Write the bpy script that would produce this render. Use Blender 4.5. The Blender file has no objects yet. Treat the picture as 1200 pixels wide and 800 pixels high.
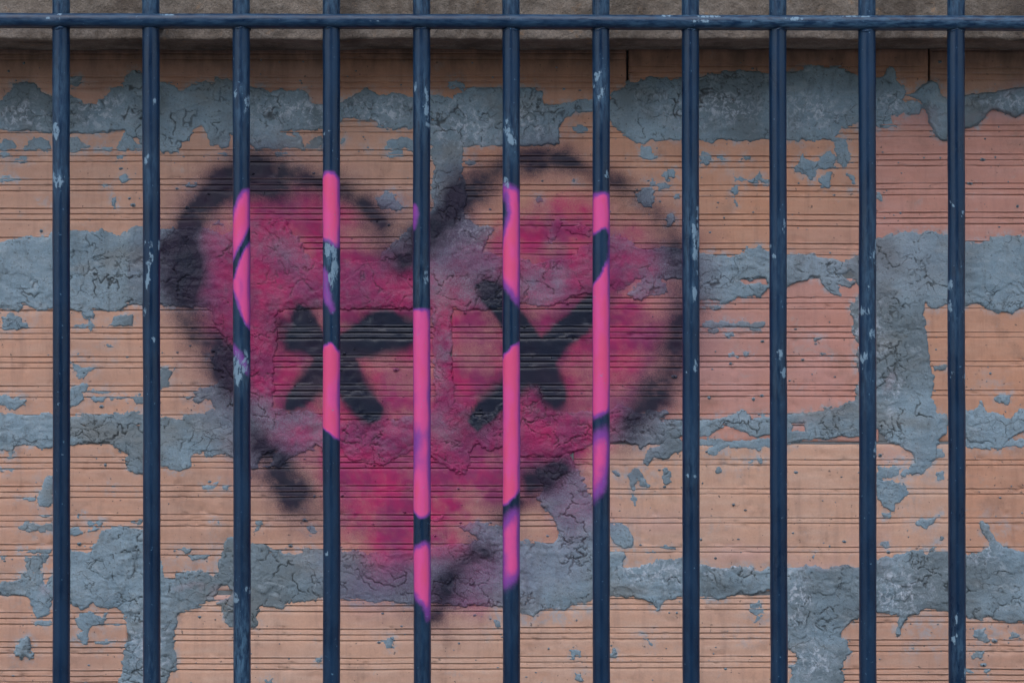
import bpy, math, random
import numpy as np
from mathutils import Vector

# ------------------------------------------------------------------ camera, sky, sun, exposure
scene = bpy.context.scene
CZ = 1.40                     # eye height
DIST = 3.0                    # camera to the plane of the bars; 1 unit "mm" there = 0.001
cam_d = bpy.data.cameras.new('camera'); cam = bpy.data.objects.new('camera', cam_d)
scene.collection.objects.link(cam)
cam.location = (0.0, -DIST, CZ); cam.rotation_euler = (math.radians(90), 0, 0)
cam_d.sensor_width = 36.0; cam_d.lens = 36.0 * DIST / 1.2
cam_d.clip_start = 0.05; cam_d.clip_end = 2000
scene.camera = cam

world = bpy.data.worlds.new('World'); scene.world = world; world.use_nodes = True
SUN_EL, SUN_AZ = math.radians(49), math.radians(14)      # in front of the wall, a little to the left
nt = world.node_tree; nt.nodes.clear()
wo = nt.nodes.new('ShaderNodeOutputWorld'); bg = nt.nodes.new('ShaderNodeBackground')
sky = nt.nodes.new('ShaderNodeTexSky'); sky.sky_type = 'NISHITA'; sky.sun_disc = False
sky.sun_elevation = SUN_EL; sky.sun_rotation = math.pi + SUN_AZ; sky.air_density = 1.0; sky.dust_density = 1.0; sky.ozone_density = 1.0
bg.inputs['Strength'].default_value = 0.13
nt.links.new(sky.outputs[0], bg.inputs[0]); nt.links.new(bg.outputs[0], wo.inputs[0])
sun_d = bpy.data.lights.new('sun', 'SUN'); sun = bpy.data.objects.new('sun', sun_d); scene.collection.objects.link(sun)
sun_d.energy = 1.0; sun_d.angle = math.radians(75); sun_d.color = (1.0, 0.98, 0.95)
sdir = Vector((-math.sin(SUN_AZ) * math.cos(SUN_EL), -math.cos(SUN_AZ) * math.cos(SUN_EL), math.sin(SUN_EL)))
sun.rotation_euler = sdir.to_track_quat('Z', 'Y').to_euler(); sun.location = (-1.5, -5, 6)
vs = scene.view_settings; vs.view_transform = 'Standard'; vs.look = 'None'; vs.exposure = 1.31; vs.gamma = 1.0; vs.use_curve_mapping = False

random.seed(4)
rng = np.random.default_rng(11)
C = scene.collection
YW = 0.165                    # brick face
YL = 0.065                    # lintel face
SW = (DIST + YW) / DIST       # size of a brick-plane "mm" so that measures taken at the bars carry over

# ------------------------------------------------------------------ noise and distance fields (numpy)
def _hash(ix, iy, seed):
    h = (ix.astype(np.int64) * 374761393 + iy.astype(np.int64) * 668265263 + seed * 1442695041) & 0xffffffff
    h = ((h ^ (h >> 13)) * 1274126177) & 0xffffffff
    h = (h ^ (h >> 16)) & 0xffffffff
    return h / 4294967295.0
def vnoise(x, y, seed=0):
    ix = np.floor(x); iy = np.floor(y); fx = x - ix; fy = y - iy
    fx = fx * fx * fx * (fx * (fx * 6 - 15) + 10); fy = fy * fy * fy * (fy * (fy * 6 - 15) + 10)
    a = _hash(ix, iy, seed); b = _hash(ix + 1, iy, seed); c = _hash(ix, iy + 1, seed); d = _hash(ix + 1, iy + 1, seed)
    return (a + (b - a) * fx) * (1 - fy) + (c + (d - c) * fx) * fy
def fbm(x, y, seed=0, octaves=4):              # about -1..1
    s = 0; a = 1.0; t = 0
    for o in range(octaves):
        s = s + a * (vnoise(x * 2 ** o + 17.3 * o, y * 2 ** o - 9.1 * o, seed + o * 7) * 2 - 1); t += a; a *= 0.55
    return s / t * 1.6
def sstep(a, b, x):
    t = np.clip((x - a) / (b - a), 0, 1); return t * t * (3 - 2 * t)
def voronoi(x, y, seed=0):                     # F1, F2 and the id of the nearest cell
    ix = np.floor(x); iy = np.floor(y)
    f1 = np.full(x.shape, 9.0); f2 = np.full(x.shape, 9.0); cid = np.zeros(x.shape)
    for dx in (-1, 0, 1):
        for dy in (-1, 0, 1):
            cx = ix + dx; cy = iy + dy
            px = cx + _hash(cx, cy, seed); py = cy + _hash(cx, cy, seed + 99)
            d = np.hypot(px - x, py - y); h = _hash(cx, cy, seed + 5)
            n = d < f1
            f2 = np.where(n, f1, np.minimum(f2, d)); cid = np.where(n, h, cid); f1 = np.where(n, d, f1)
    return f1, f2, cid
def seg_dist(x, y, ax, ay, bx, by):
    vx, vy = bx - ax, by - ay; L = vx * vx + vy * vy + 1e-9
    t = np.clip(((x - ax) * vx + (y - ay) * vy) / L, 0, 1)
    return np.hypot(x - ax - t * vx, y - ay - t * vy)
def line_dist(x, y, pts):
    d = None
    for (ax, ay), (bx, by) in zip(pts[:-1], pts[1:]):
        e = seg_dist(x, y, ax, ay, bx, by); d = e if d is None else np.minimum(d, e)
    return d
def poly_sdf(x, y, pts):                       # positive inside
    d = line_dist(x, y, list(pts) + [pts[0]])
    inside = np.zeros(x.shape, bool); n = len(pts)
    for i in range(n):
        (ax, ay), (bx, by) = pts[i], pts[(i + 1) % n]
        if ay == by: continue
        c = ((ay > y) != (by > y)) & (x < (bx - ax) * (y - ay) / (by - ay) + ax)
        inside ^= c
    return np.where(inside, d, -d)

# ------------------------------------------------------------------ the sprayed heart, in wall millimetres
HEART = [(300,222),(262,250),(236,300),(240,350),(252,400),(285,460),(318,520),(368,560),(392,628),(450,645),(500,668),(522,655),(565,610),
         (620,575),(682,555),(722,500),(768,440),(790,370),(785,300),(752,262),(700,238),(650,230),(604,236),(566,282),(520,325),(478,305),(442,272),(400,240),(350,220)]
PINKS = [([(285,300),(300,380),(310,450)],26,.75),([(320,240),(380,255)],26,.65),([(300,290),(340,330),(420,340)],34,.5),([(430,500),(470,520),(420,515)],34,.7),
         ([(430,560),(470,600),(455,635)],34,1.0),([(400,560),(500,560)],20,.6),([(615,500),(670,505)],34,.8),([(560,350),(540,420),(560,440)],30,.35),
         ([(610,265),(690,255)],16,.55),([(730,300),(700,340)],30,.55),([(735,385),(705,430)],30,.5),([(540,640),(565,665)],26,.5),([(520,700),(560,715)],16,.5),
         ([(255,330),(270,400),(290,430)],22,.7),([(660,600),(680,590)],34,.35),([(330,270),(440,330),(470,350)],30,.3),([(505,300),(560,300),(590,320)],30,.25),
         ([(470,450),(490,480)],34,.4),([(400,320),(470,335)],24,.7),([(300,330),(360,345)],22,.5),([(335,425),(440,445)],36,.6),([(590,430),(700,410)],34,.45)]
DARKS = [([(205,330),(212,285),(238,248),(262,218),(300,205),(335,208)],25,.97),([(335,208),(378,218),(420,236),(448,262)],19,.7),
         ([(478,305),(500,272),(530,240),(550,218)],22,.97),([(508,268),(532,240)],20,.8),([(556,212),(600,192),(630,188)],16,.72),([(620,188),(660,186)],14,.9),([(660,188),(735,222),(772,248),(795,295)],18,.66),
         ([(797,300),(803,355),(796,410),(774,455)],25,.9),([(774,455),(735,495)],22,.75),([(650,550),(620,565)],17,.5),
         ([(200,300),(215,350),(238,390),(258,420)],24,.78),([(258,420),(278,470),(300,520),(325,555),(345,590)],22,.62),([(300,515),(315,545)],20,.85),([(325,555),(348,585)],19,.85),
         ([(385,600),(345,595)],20,.3),([(560,645),(545,662),(522,690),(512,715)],17,.97),([(588,605),(602,585)],15,.7),([(625,560),(662,552)],15,.75),([(330,385),(336,400)],16,.6),([(470,690),(505,720)],18,.35),
         ([(440,270),(452,300)],18,.35),([(212,290),(222,330)],16,.6),([(350,390),(330,400)],22,.25),([(545,330),(590,335)],18,.35),([(560,480),(548,500)],22,.4)]
BLACKS = [[(344,380),(347,366),(353,360),(360,363),(368,376),(377,398),(398,399),(412,388),(430,374),(445,368),(458,370),(470,377),(490,381),(489,396),(472,406),(448,411),(414,418),(421,438),(432,460),(443,478),(441,489),(430,493),(417,484),(406,470),(398,453),(388,447),(370,462),(352,476),(336,479),(338,466),(352,450),(367,432),(373,420),(358,412),(338,408),(338,396)],
          [(559,335),(570,330),(582,333),(594,344),(612,371),(634,401),(662,377),(690,349),(702,341),(709,349),(700,369),(688,384),(664,402),(648,424),(656,446),(661,463),(652,475),(640,470),(630,450),(618,447),(603,462),(578,488),(558,504),(551,495),(562,474),(588,452),(611,424),(603,406),(587,373),(566,352)]]
FADES = [(560,412,30,30,.4),(565,618,44,24,.6),(425,280,44,18,.5),(570,240,40,40,.6),(640,215,70,22,.6),(730,250,40,20,.4),(775,360,20,30,.5),(345,560,30,20,.4),(300,640,60,30,.6),(620,620,40,20,.5),(690,440,20,24,.35),(340,290,26,18,.35)]
VIOLETS = [([(420,690),(470,670),(560,690),(590,660)],34,.75),([(330,300),(350,330),(440,320)],26,.35),([(545,265),(520,300),(575,310)],26,.55),([(440,245),(460,235)],18,.5),([(425,515),(470,510)],24,.4),([(640,560),(680,600)],26,.5),
           ([(575,500),(600,520)],26,.5),([(620,320),(680,345),(720,300)],30,.4),([(510,500),(540,545)],24,.35),([(720,480),(760,470)],24,.5),([(790,300),(800,400)],26,.4),([(250,300),(240,360)],22,.45),([(230,240),(270,225)],26,.4),([(560,640),(575,625)],26,.4),([(620,680),(660,660)],30,.3),([(310,545),(340,520)],26,.4)]
def wall_paint(x, y):
    wx = x + 1.2 * fbm(x / 7, y / 7, 3, 3) + 2 * fbm(x / 40, y / 40, 13, 2); wy = y + 1.2 * fbm(x / 7, y / 7, 4, 3) + 2 * fbm(x / 40, y / 40, 14, 2)
    X = x + 7 * fbm(x / 45, y / 45, 5, 3); Y = y + 7 * fbm(x / 45, y / 45, 6, 3)
    near = (x > 150) & (x < 870) & (y > 130) & (y < 790)
    n1 = fbm(x / 70, y / 55, 8, 3); n2 = fbm(x / 6, y / 6, 9, 2)
    n3 = fbm(x / 24, y / 18, 18, 4)
    pink = 0.80 * sstep(-24, 22, poly_sdf(X, Y, HEART)) * np.clip(0.92 + 0.45 * n1 + .32 * n3, 0.15, 1.25)
    for pts, r, s in PINKS:
        pink = 1 - (1 - pink) * (1 - s * np.exp(-(line_dist(X, Y, pts) / r) ** 2))
    pink = pink * (1 - blobs(x, y, FADES, 51) * .9)
    haze = 0.10 * sstep(-75, 0, poly_sdf(X, Y, HEART)); pink = np.maximum(pink, haze)
    dark = np.zeros(x.shape)
    for pts, r, s in DARKS:
        d = line_dist(X, Y, pts)
        dark = 1 - (1 - dark) * (1 - s * (0.93 * np.exp(-(d / (.9 * r)) ** 2) + 0.07 * np.exp(-(d / (2.2 * r)) ** 2)))
    dark = np.clip(dark * (1.02 + 0.40 * n1 + .25 * n3 + 0.10 * n2), 0, 1)
    black = np.zeros(x.shape)
    for pts in BLACKS:
        d = poly_sdf(wx, wy, pts) + 3.4; soft = 2.4 + 4.5 * sstep(.05, .55, fbm(x / 38, y / 38, 23, 3))
        black = np.maximum(black, sstep(-1.2 * soft, .8 * soft, d)); dark = np.maximum(dark, 0.42 * np.exp(-(np.maximum(-d, 0) / 11) ** 2))
    black = black * np.clip(0.97 + 0.08 * n1, 0, 1)
    violet = np.zeros(x.shape)
    for pts, r, s in VIOLETS: violet = 1 - (1 - violet) * (1 - s * np.exp(-(line_dist(X, Y, pts) / r) ** 2))
    for pts, r, s in DARKS: violet = 1 - (1 - violet) * (1 - .28 * s * np.exp(-(line_dist(X, Y, pts) / (1.7 * r)) ** 2))
    pink = np.clip(pink * (1 + 0.10 * n2), 0, 1)
    z = near.astype(float)
    return pink * z, dark * z, black * z, np.clip(violet * z, 0, 1)

# white bloom (salts) on the mortar and grey cement film on the bricks: shapes of their own
BLOOMS = [(25,135,40,18),(120,130,50,18),(340,130,60,22),(450,130,50,20),(545,145,45,30),(620,140,30,25),(830,125,70,26),(950,130,45,25),(1045,120,25,14),(1180,120,30,10),
          (560,275,40,22),(650,720,60,10),(850,665,60,8),(930,700,20,40),(175,760,20,40),(1050,690,40,30),(1150,640,24,20),(950,770,26,30),(760,670,50,18),(1010,400,30,60),(1045,460,14,30)]
FILMS = [(640,722,50,9,.9),(690,712,30,8,.7),(890,715,22,18,.7),(1085,735,30,16,.6),(1165,735,30,14,.6),(945,715,30,6,.6),(1175,620,18,16,.5),(1050,540,26,10,.8),(760,560,30,18,.4),(30,665,20,12,.3),
         (225,660,30,10,.45),(455,745,18,10,.3),(760,745,26,8,.3),(870,745,26,14,.35),(150,345,26,12,.4),(1165,450,26,14,.35),(860,540,40,10,.3),(1100,560,40,14,.3),(700,650,26,30,.4),(250,650,16,30,.4),
         (1100,755,8,24,.5),(30,280,30,6,.3),(120,470,36,7,.4),(940,450,16,7,.4),(980,490,30,16,.5),(1155,600,14,10,.4)]
PINKSTAIN = [(1080,140,26,14,.6),(1165,138,26,10,.6),(1190,105,26,12,.5),(938,500,14,9,.6),(1045,535,24,18,.45),(860,430,60,60,.35),(960,430,50,60,.3),(860,380,50,14,.35),(960,660,50,10,.4),(870,650,60,14,.4),
             (770,610,60,16,.3),(1010,300,120,60,.25),(262,695,14,8,.6),(220,688,20,5,.5),(1020,640,30,30,.25),(55,690,8,8,.6),(1045,445,6,14,.5)]
def blobs(x, y, lst, seed):
    m = np.zeros(x.shape); wx = x + 9 * fbm(x / 14, y / 14, seed, 4); wy = y + 7 * fbm(x / 14, y / 14, seed + 1, 4)
    for b in lst:
        s = b[4] if len(b) > 4 else 1.0
        m = np.maximum(m, s * np.clip(1.25 - np.hypot((wx - b[0]) / b[2], (wy - b[1]) / b[3]), 0, 1))
    return m

# ------------------------------------------------------------------ mesh helpers
def link(name, me, mat=None, parent=None):
    o = bpy.data.objects.new(name, me); C.objects.link(o)
    if mat is not None: me.materials.append(mat)
    if parent is not None: o.parent = parent
    return o
def np_mesh(name, verts, quads, smooth=True):
    me = bpy.data.meshes.new(name); nv = len(verts); nf = len(quads)
    me.vertices.add(nv); me.vertices.foreach_set('co', np.asarray(verts, np.float32).ravel())
    me.loops.add(nf * 4); me.loops.foreach_set('vertex_index', np.asarray(quads, np.int32).ravel())
    me.polygons.add(nf); me.polygons.foreach_set('loop_start', np.arange(0, nf * 4, 4, dtype=np.int32))
    me.polygons.foreach_set('loop_total', np.full(nf, 4, np.int32))
    me.update(calc_edges=True); me.validate()
    me.polygons.foreach_set('use_smooth', np.full(len(me.polygons), smooth))
    return me
def put_attr(me, name, r, g, b, a):
    at = me.color_attributes.new(name, 'FLOAT_COLOR', 'POINT')
    at.data.foreach_set('color', np.stack([r, g, b, a], -1).astype(np.float32).ravel())
def tag(o, label=None, cat=None, group=None, kind=None):
    if label: o['label'] = label
    if cat: o['category'] = cat
    if group: o['group'] = group
    if kind: o['kind'] = kind
    return o
def empty(name, loc):
    o = bpy.data.objects.new(name, None); C.objects.link(o); o.location = loc; o.empty_display_size = .1
    return o
def grid_quads(nr, nc):
    i = np.arange(nr * nc).reshape(nr, nc)
    return np.stack([i[:-1, :-1], i[1:, :-1], i[1:, 1:], i[:-1, 1:]], -1).reshape(-1, 4)

# ------------------------------------------------------------------ materials
class N:
    def __init__(s, name):
        s.m = bpy.data.materials.new(name); s.m.use_nodes = True; s.t = s.m.node_tree; s.t.nodes.clear()
        s.out = s.t.nodes.new('ShaderNodeOutputMaterial'); s.b = s.t.nodes.new('ShaderNodeBsdfPrincipled')
        s.t.links.new(s.b.outputs[0], s.out.inputs[0])
        s.geo = s.t.nodes.new('ShaderNodeNewGeometry')
    def link(s, a, b): s.t.links.new(a, b)
    def put(s, sock, v):
        if hasattr(v, 'is_output') or isinstance(v, bpy.types.NodeSocket): s.link(v, sock)
        else: sock.default_value = v
    def pos(s, sx=1, sy=1, sz=1):
        n = s.t.nodes.new('ShaderNodeVectorMath'); n.operation = 'MULTIPLY'; s.link(s.geo.outputs['Position'], n.inputs[0]); n.inputs[1].default_value = (sx, sy, sz)
        return n.outputs[0]
    def noise(s, scale, detail=4, rough=.55, vec=None, dist=0):
        n = s.t.nodes.new('ShaderNodeTexNoise'); n.inputs['Scale'].default_value = scale; n.inputs['Detail'].default_value = detail
        n.inputs['Roughness'].default_value = rough; n.inputs['Distortion'].default_value = dist
        s.link(vec if vec is not None else s.geo.outputs['Position'], n.inputs['Vector']); return n.outputs['Fac']
    def ramp(s, f, a, b, lo=0., hi=1.):
        n = s.t.nodes.new('ShaderNodeMapRange'); n.interpolation_type = 'SMOOTHSTEP'
        s.put(n.inputs[0], f); n.inputs[1].default_value = a; n.inputs[2].default_value = b; n.inputs[3].default_value = lo; n.inputs[4].default_value = hi
        return n.outputs[0]
    def math(s, op, a, b=0.):
        n = s.t.nodes.new('ShaderNodeMath'); n.operation = op; s.put(n.inputs[0], a); s.put(n.inputs[1], b); n.use_clamp = False
        return n.outputs[0]
    def mix(s, f, a, b, mode='MIX'):
        n = s.t.nodes.new('ShaderNodeMix'); n.data_type = 'RGBA'; n.blend_type = mode
        s.put(n.inputs[0], f)
        for k, v in ((6, a), (7, b)):
            if isinstance(v, tuple): v = (*v, 1.0)
            s.put(n.inputs[k], v)
        return n.outputs[2]
    def attr(s, name):
        n = s.t.nodes.new('ShaderNodeAttribute'); n.attribute_name = name
        sp = s.t.nodes.new('ShaderNodeSeparateColor'); s.link(n.outputs['Color'], sp.inputs[0])
        return sp.outputs[0], sp.outputs[1], sp.outputs[2], n.outputs['Alpha']
    def bump(s, h, strength, dist):
        n = s.t.nodes.new('ShaderNodeBump'); n.inputs['Strength'].default_value = strength; n.inputs['Distance'].default_value = dist
        s.put(n.inputs['Height'], h); s.link(n.outputs[0], s.b.inputs['Normal'])
    def done(s, col, rough, spec=.4):
        s.put(s.b.inputs['Base Color'], col if not isinstance(col, tuple) else (*col, 1)); s.put(s.b.inputs['Roughness'], rough)
        if not s.b.inputs['Specular IOR Level'].is_linked: s.b.inputs['Specular IOR Level'].default_value = spec
        return s.m

PINK = (0.385, 0.020, 0.098); DARKP = (0.020, 0.014, 0.030); BLACKP = (0.004, 0.0095, 0.024)
def grain(n, m, sp, k):      # the fine dots of a spray can, where the coat is thin
    e = n.math('MULTIPLY', n.math('MULTIPLY', m, n.math('SUBTRACT', 1.0, m)), n.math('MULTIPLY', n.math('SUBTRACT', sp, .5), 4 * k))
    return n.math('MAXIMUM', n.math('MINIMUM', n.math('ADD', m, e), 1.0), 0.0)
def spray(n, col, rough):
    pk, dk, bl, vi = n.attr('paint')
    sp = n.noise(750, 2, .6); blot = n.noise(26, 4, .6)
    f = grain(n, pk, sp, .9)
    pcol = n.mix(n.ramp(blot, .35, .65), PINK, (0.25, 0.026, 0.098)); pcol = n.mix(n.ramp(n.noise(13, 4, .65, None, .5), .46, .64, 0, .75), pcol, (0.185, 0.026, 0.085))
    col = n.mix(f, col, pcol)
    col = n.mix(n.math('MULTIPLY', vi, n.ramp(sp, .25, .75, .45, .75)), col, (0.125, 0.048, 0.125))
    g = n.math('MINIMUM', grain(n, dk, sp, .85), 0.97)
    col = n.mix(g, col, n.mix(n.ramp(blot, .4, .65), DARKP, (0.014, 0.016, 0.030)))
    col = n.mix(n.math('MULTIPLY', bl, .985), col, BLACKP)
    painted = n.math('MAXIMUM', n.math('MAXIMUM', pk, dk), bl)
    n.link(n.math('ADD', .2, n.math('MULTIPLY', bl, .20)), n.b.inputs['Specular IOR Level'])
    return col, n.math('SUBTRACT', n.math('SUBTRACT', rough, n.math('MULTIPLY', painted, .45)), n.math('MULTIPLY', bl, .06))

def brick_material():
    n = N('terracotta')
    oi = n.t.nodes.new('ShaderNodeObjectInfo')
    big = n.noise(9, 4, .6); fine = n.noise(420, 3, .7); st = n.noise(60, 5, .6, n.pos(.25, 1, 1.6)); vert = n.noise(30, 4, .65, n.pos(2.6, 1, .30))
    col = n.mix(n.ramp(big, .3, .7), (0.500, 0.270, 0.182), (0.435, 0.250, 0.180))
    col = n.mix(n.ramp(st, .42, .68, 0, .55), col, (0.50, 0.315, 0.235))
    col = n.mix(n.ramp(vert, .48, .72, 0, .5), col, (0.33, 0.19, 0.14))
    col = n.mix(.85, col, oi.outputs['Color'], 'MULTIPLY')
    col = n.mix(n.ramp(fine, .3, .75, 0, .22), col, (0.29, 0.17, 0.125))
    fl, ps, wet, lintel_shade = n.attr('stain_tone')
    col = n.mix(n.math('MULTIPLY', ps, .75), col, (0.46, 0.265, 0.265))
    thin = n.ramp(n.noise(120, 6, .75), .42, .60)
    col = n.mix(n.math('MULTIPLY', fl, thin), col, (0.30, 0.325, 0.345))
    # scattered cement dust and tiny dark pits
    dust = n.ramp(n.noise(38, 7, .72, None, .4), .58, .70, 0, .42); col = n.mix(dust, col, (0.33, 0.30, 0.285))
    pits = n.ramp(n.noise(190, 3, .5), .69, .74, 0, .8); col = n.mix(pits, col, (0.11, 0.085, 0.075))
    dirt = n.ramp(n.noise(22, 6, .72), .52, .74, 0, .5); col = n.mix(dirt, col, (0.23, 0.135, 0.10))
    col = n.mix(n.math('MULTIPLY', lintel_shade, n.ramp(n.noise(30, 5, .65, n.pos(1.6, 1, .5)), .2, .75, .35, 1.)), col, (0.085, 0.062, 0.05))  # brick colour darkened under the lintel to deepen its shade
    col, rough = spray(n, col, .88)
    h = n.math('ADD', n.math('MULTIPLY', fine, .5), n.math('ADD', n.math('MULTIPLY', n.noise(110, 4, .6), .8), n.math('MULTIPLY', st, .5)))
    n.bump(n.math('SUBTRACT', h, n.math('MULTIPLY', pits, .8)), .38, .0010)
    return n.done(col, rough, .22)
def mortar_material():
    n = N('cement_mortar')
    big = n.noise(14, 5, .6, None, .3); mid = n.noise(70, 5, .65); fine = n.noise(520, 3, .7)
    col = n.mix(n.ramp(big, .32, .68), (0.166, 0.228, 0.270), (0.236, 0.308, 0.352))
    col = n.mix(n.ramp(mid, .4, .72, 0, .6), col, (0.262, 0.310, 0.335))
    col = n.mix(n.ramp(n.noise(24, 4, .6), .55, .75, 0, .55), col, (0.150, 0.165, 0.166))
    col = n.mix(n.ramp(fine, .3, .8, 0, .4), col, (0.115, 0.150, 0.172))
    bl, ps, film, deep = n.attr('stain_tone')
    vor = n.t.nodes.new('ShaderNodeTexVoronoi'); vor.feature = 'DISTANCE_TO_EDGE'; vor.inputs['Scale'].default_value = 46; vor.inputs['Randomness'].default_value = 1.0
    wv = n.t.nodes.new('ShaderNodeTexNoise'); wv.inputs['Scale'].default_value = 60; wv.inputs['Detail'].default_value = 4; n.link(n.geo.outputs['Position'], wv.inputs['Vector'])
    vm = n.t.nodes.new('ShaderNodeVectorMath'); vm.operation = 'MULTIPLY_ADD'; n.link(wv.outputs['Color'], vm.inputs[0]); vm.inputs[1].default_value = (.022, .022, .022); n.link(n.pos(1, .3, 1.25), vm.inputs[2]); n.link(vm.outputs[0], vor.inputs['Vector'])
    hair = n.math('MULTIPLY', n.ramp(vor.outputs['Distance'], .006, .028, 1, 0), n.ramp(n.noise(17, 4, .6), .52, .63))
    col = n.mix(n.math('MULTIPLY', hair, .62), col, (0.045, 0.052, 0.056))
    tr = n.noise(24, 5, .65, n.pos(2.6, 1, .7), .8); col = n.mix(n.ramp(tr, .50, .72, 0, .5), col, (0.115, 0.135, 0.142))
    col = n.mix(n.ramp(n.noise(6, 3, .6), .46, .64, 0, .75), col, (0.120, 0.142, 0.152))
    col = n.mix(n.ramp(n.noise(11, 4, .65, n.pos(.7, 1, 1.3)), .52, .70, 0, .55), col, (0.185, 0.180, 0.165))
    grit = n.ramp(n.noise(280, 3, .6), .60, .70, 0, .65); col = n.mix(grit, col, (0.07, 0.078, 0.08))
    pale = n.ramp(n.noise(34, 6, .78, n.pos(1, 1, 2.0), .7), .54, .68, 0, .55); col = n.mix(pale, col, (0.30, 0.335, 0.355))
    w = n.math('MULTIPLY', bl, n.ramp(n.noise(130, 6, .75, None, .6), .47, .62)); col = n.mix(n.math('MULTIPLY', w, .85), col, (0.46, 0.49, 0.54))
    col = n.mix(n.math('MULTIPLY', ps, .5), col, (0.36, 0.25, 0.27))
    col = n.mix(n.math('MULTIPLY', deep, .85), col, (0.05, 0.055, 0.058))
    col, rough = spray(n, col, .9)
    h = n.math('ADD', n.math('MULTIPLY', fine, .45), n.math('ADD', n.math('MULTIPLY', mid, 1.3), n.noise(230, 4, .65)))
    h = n.math('SUBTRACT', h, n.math('MULTIPLY', hair, 1.6))
    n.bump(h, .62, .0016)
    return n.done(col, rough, .22)
def joint_material():
    n = N('joint_mortar'); m = n.noise(60, 5, .6)
    n.bump(m, .8, .003); return n.done(n.mix(m, (0.10, 0.105, 0.105), (0.19, 0.20, 0.205)), .95, .2)
def bar_material(name, rail=False):
    n = N(name)
    big = n.noise(40, 4, .6, n.pos(1, 1, .35)); fine = n.noise(600, 3, .6); sc = n.noise(170, 5, .7, n.pos(1.6, 1.6, .35) if not rail else n.pos(.35, 1.6, 1.6))
    col = n.mix(n.ramp(big, .3, .7), (0.0015, 0.010, 0.029), (0.003, 0.020, 0.050))
    col = n.mix(n.ramp(fine, .45, .8, 0, .5), col, (0.006, 0.030, 0.068))
    pk, dust, chip, _ = n.attr('paint')
    # spray: navy, then a violet overspray edge, then pink
    f = n.math('ADD', pk, n.math('MULTIPLY', n.math('SUBTRACT', fine, .5), .16))
    col = n.mix(n.ramp(f, .05, .42), col, (0.17, 0.035, 0.22)); col = n.mix(n.ramp(f, .40, .80), col, (0.54, 0.055, 0.20)); col = n.mix(n.ramp(f, .82, 1.05), col, (0.55, 0.055, 0.148))
    wear = n.math('MULTIPLY', dust, n.ramp(sc, .38, .66)); col = n.mix(n.math('MULTIPLY', wear, .62), col, (0.07, 0.145, 0.215))
    specks = n.ramp(n.noise(260, 3, .5), .70, .75, 0, .55); col = n.mix(specks, col, (0.10, 0.19, 0.27))
    cm = n.ramp(n.math('MULTIPLY', chip, n.ramp(n.noise(150, 5, .7, n.pos(1.6, 1, .8)), .36, .60, .12, 1.15)), .30, .62); col = n.mix(n.math('MULTIPLY', cm, .75), col, (0.17, 0.25, 0.31))
    rough = n.math('ADD', n.ramp(big, .3, .7, .26, .40), n.math('MULTIPLY', n.math('MAXIMUM', n.math('MAXIMUM', pk, cm), wear), .25))
    n.bump(n.math('ADD', n.math('MULTIPLY', n.noise(330, 3, .6), .6), n.math('ADD', n.math('MULTIPLY', big, 1.0), n.math('MULTIPLY', cm, .8))), .30, .0006)
    return n.done(col, rough, .27)
def concrete_material():
    n = N('old_concrete')
    a = n.noise(11, 6, .65, n.pos(1, 1, .8), .4); b = n.noise(75, 6, .7); f = n.noise(420, 3, .7); v = n.noise(9, 4, .6, n.pos(1.6, 1, .25))
    col = n.mix(n.ramp(a, .3, .7), (0.092, 0.070, 0.053), (0.228, 0.184, 0.148)); col = n.mix(n.ramp(b, .4, .7, 0, .6), col, (0.27, 0.225, 0.185))
    col = n.mix(n.ramp(v, .46, .68, 0, .8), col, (0.062, 0.046, 0.036)); col = n.mix(n.ramp(f, .35, .75, 0, .45), col, (0.085, 0.072, 0.062))
    col = n.mix(n.ramp(n.noise(55, 5, .7), .58, .70, 0, .6), col, (0.24, 0.145, 0.08))
    n.bump(n.math('ADD', n.math('MULTIPLY', b, 1.4), n.math('MULTIPLY', n.noise(190, 4, .7), .9)), .9, .003)
    return n.done(col, .93, .25)
def ground_material():
    n = N('paving'); a = n.noise(3, 5, .6); f = n.noise(160, 4, .7)
    n.bump(f, .5, .003); return n.done(n.mix(n.ramp(f, .3, .7, 0, .5), n.mix(a, (0.16, 0.155, 0.145), (0.21, 0.20, 0.19)), (0.12, 0.115, 0.11)), .9, .3)
M_BRICK = brick_material(); M_MORTAR = mortar_material(); M_JOINT = joint_material(); M_BAR = bar_material('blue_paint'); M_RAIL = bar_material('blue_rail_paint', True)
M_CONC = concrete_material(); M_GROUND = ground_material()

# ------------------------------------------------------------------ setting: ground and the base below the bricks
def box(name, x0, x1, y0, y1, z0, z1, mat, parent=None):
    v = [(x, y, z) for x in (x0, x1) for y in (y0, y1) for z in (z0, z1)]
    f = [(0, 1, 3, 2), (4, 6, 7, 5), (0, 4, 5, 1), (2, 3, 7, 6), (0, 2, 6, 4), (1, 5, 7, 3)]
    me = bpy.data.meshes.new(name); me.from_pydata(v, [], f); me.update()
    return link(name, me, mat, parent)
g = bpy.data.meshes.new('ground'); g.from_pydata([(-400, -400, 0), (400, -400, 0), (400, 400, 0), (-400, 400, 0)], [], [(0, 1, 2, 3)])
tag(link('ground', g, M_GROUND), kind='structure')
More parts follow.
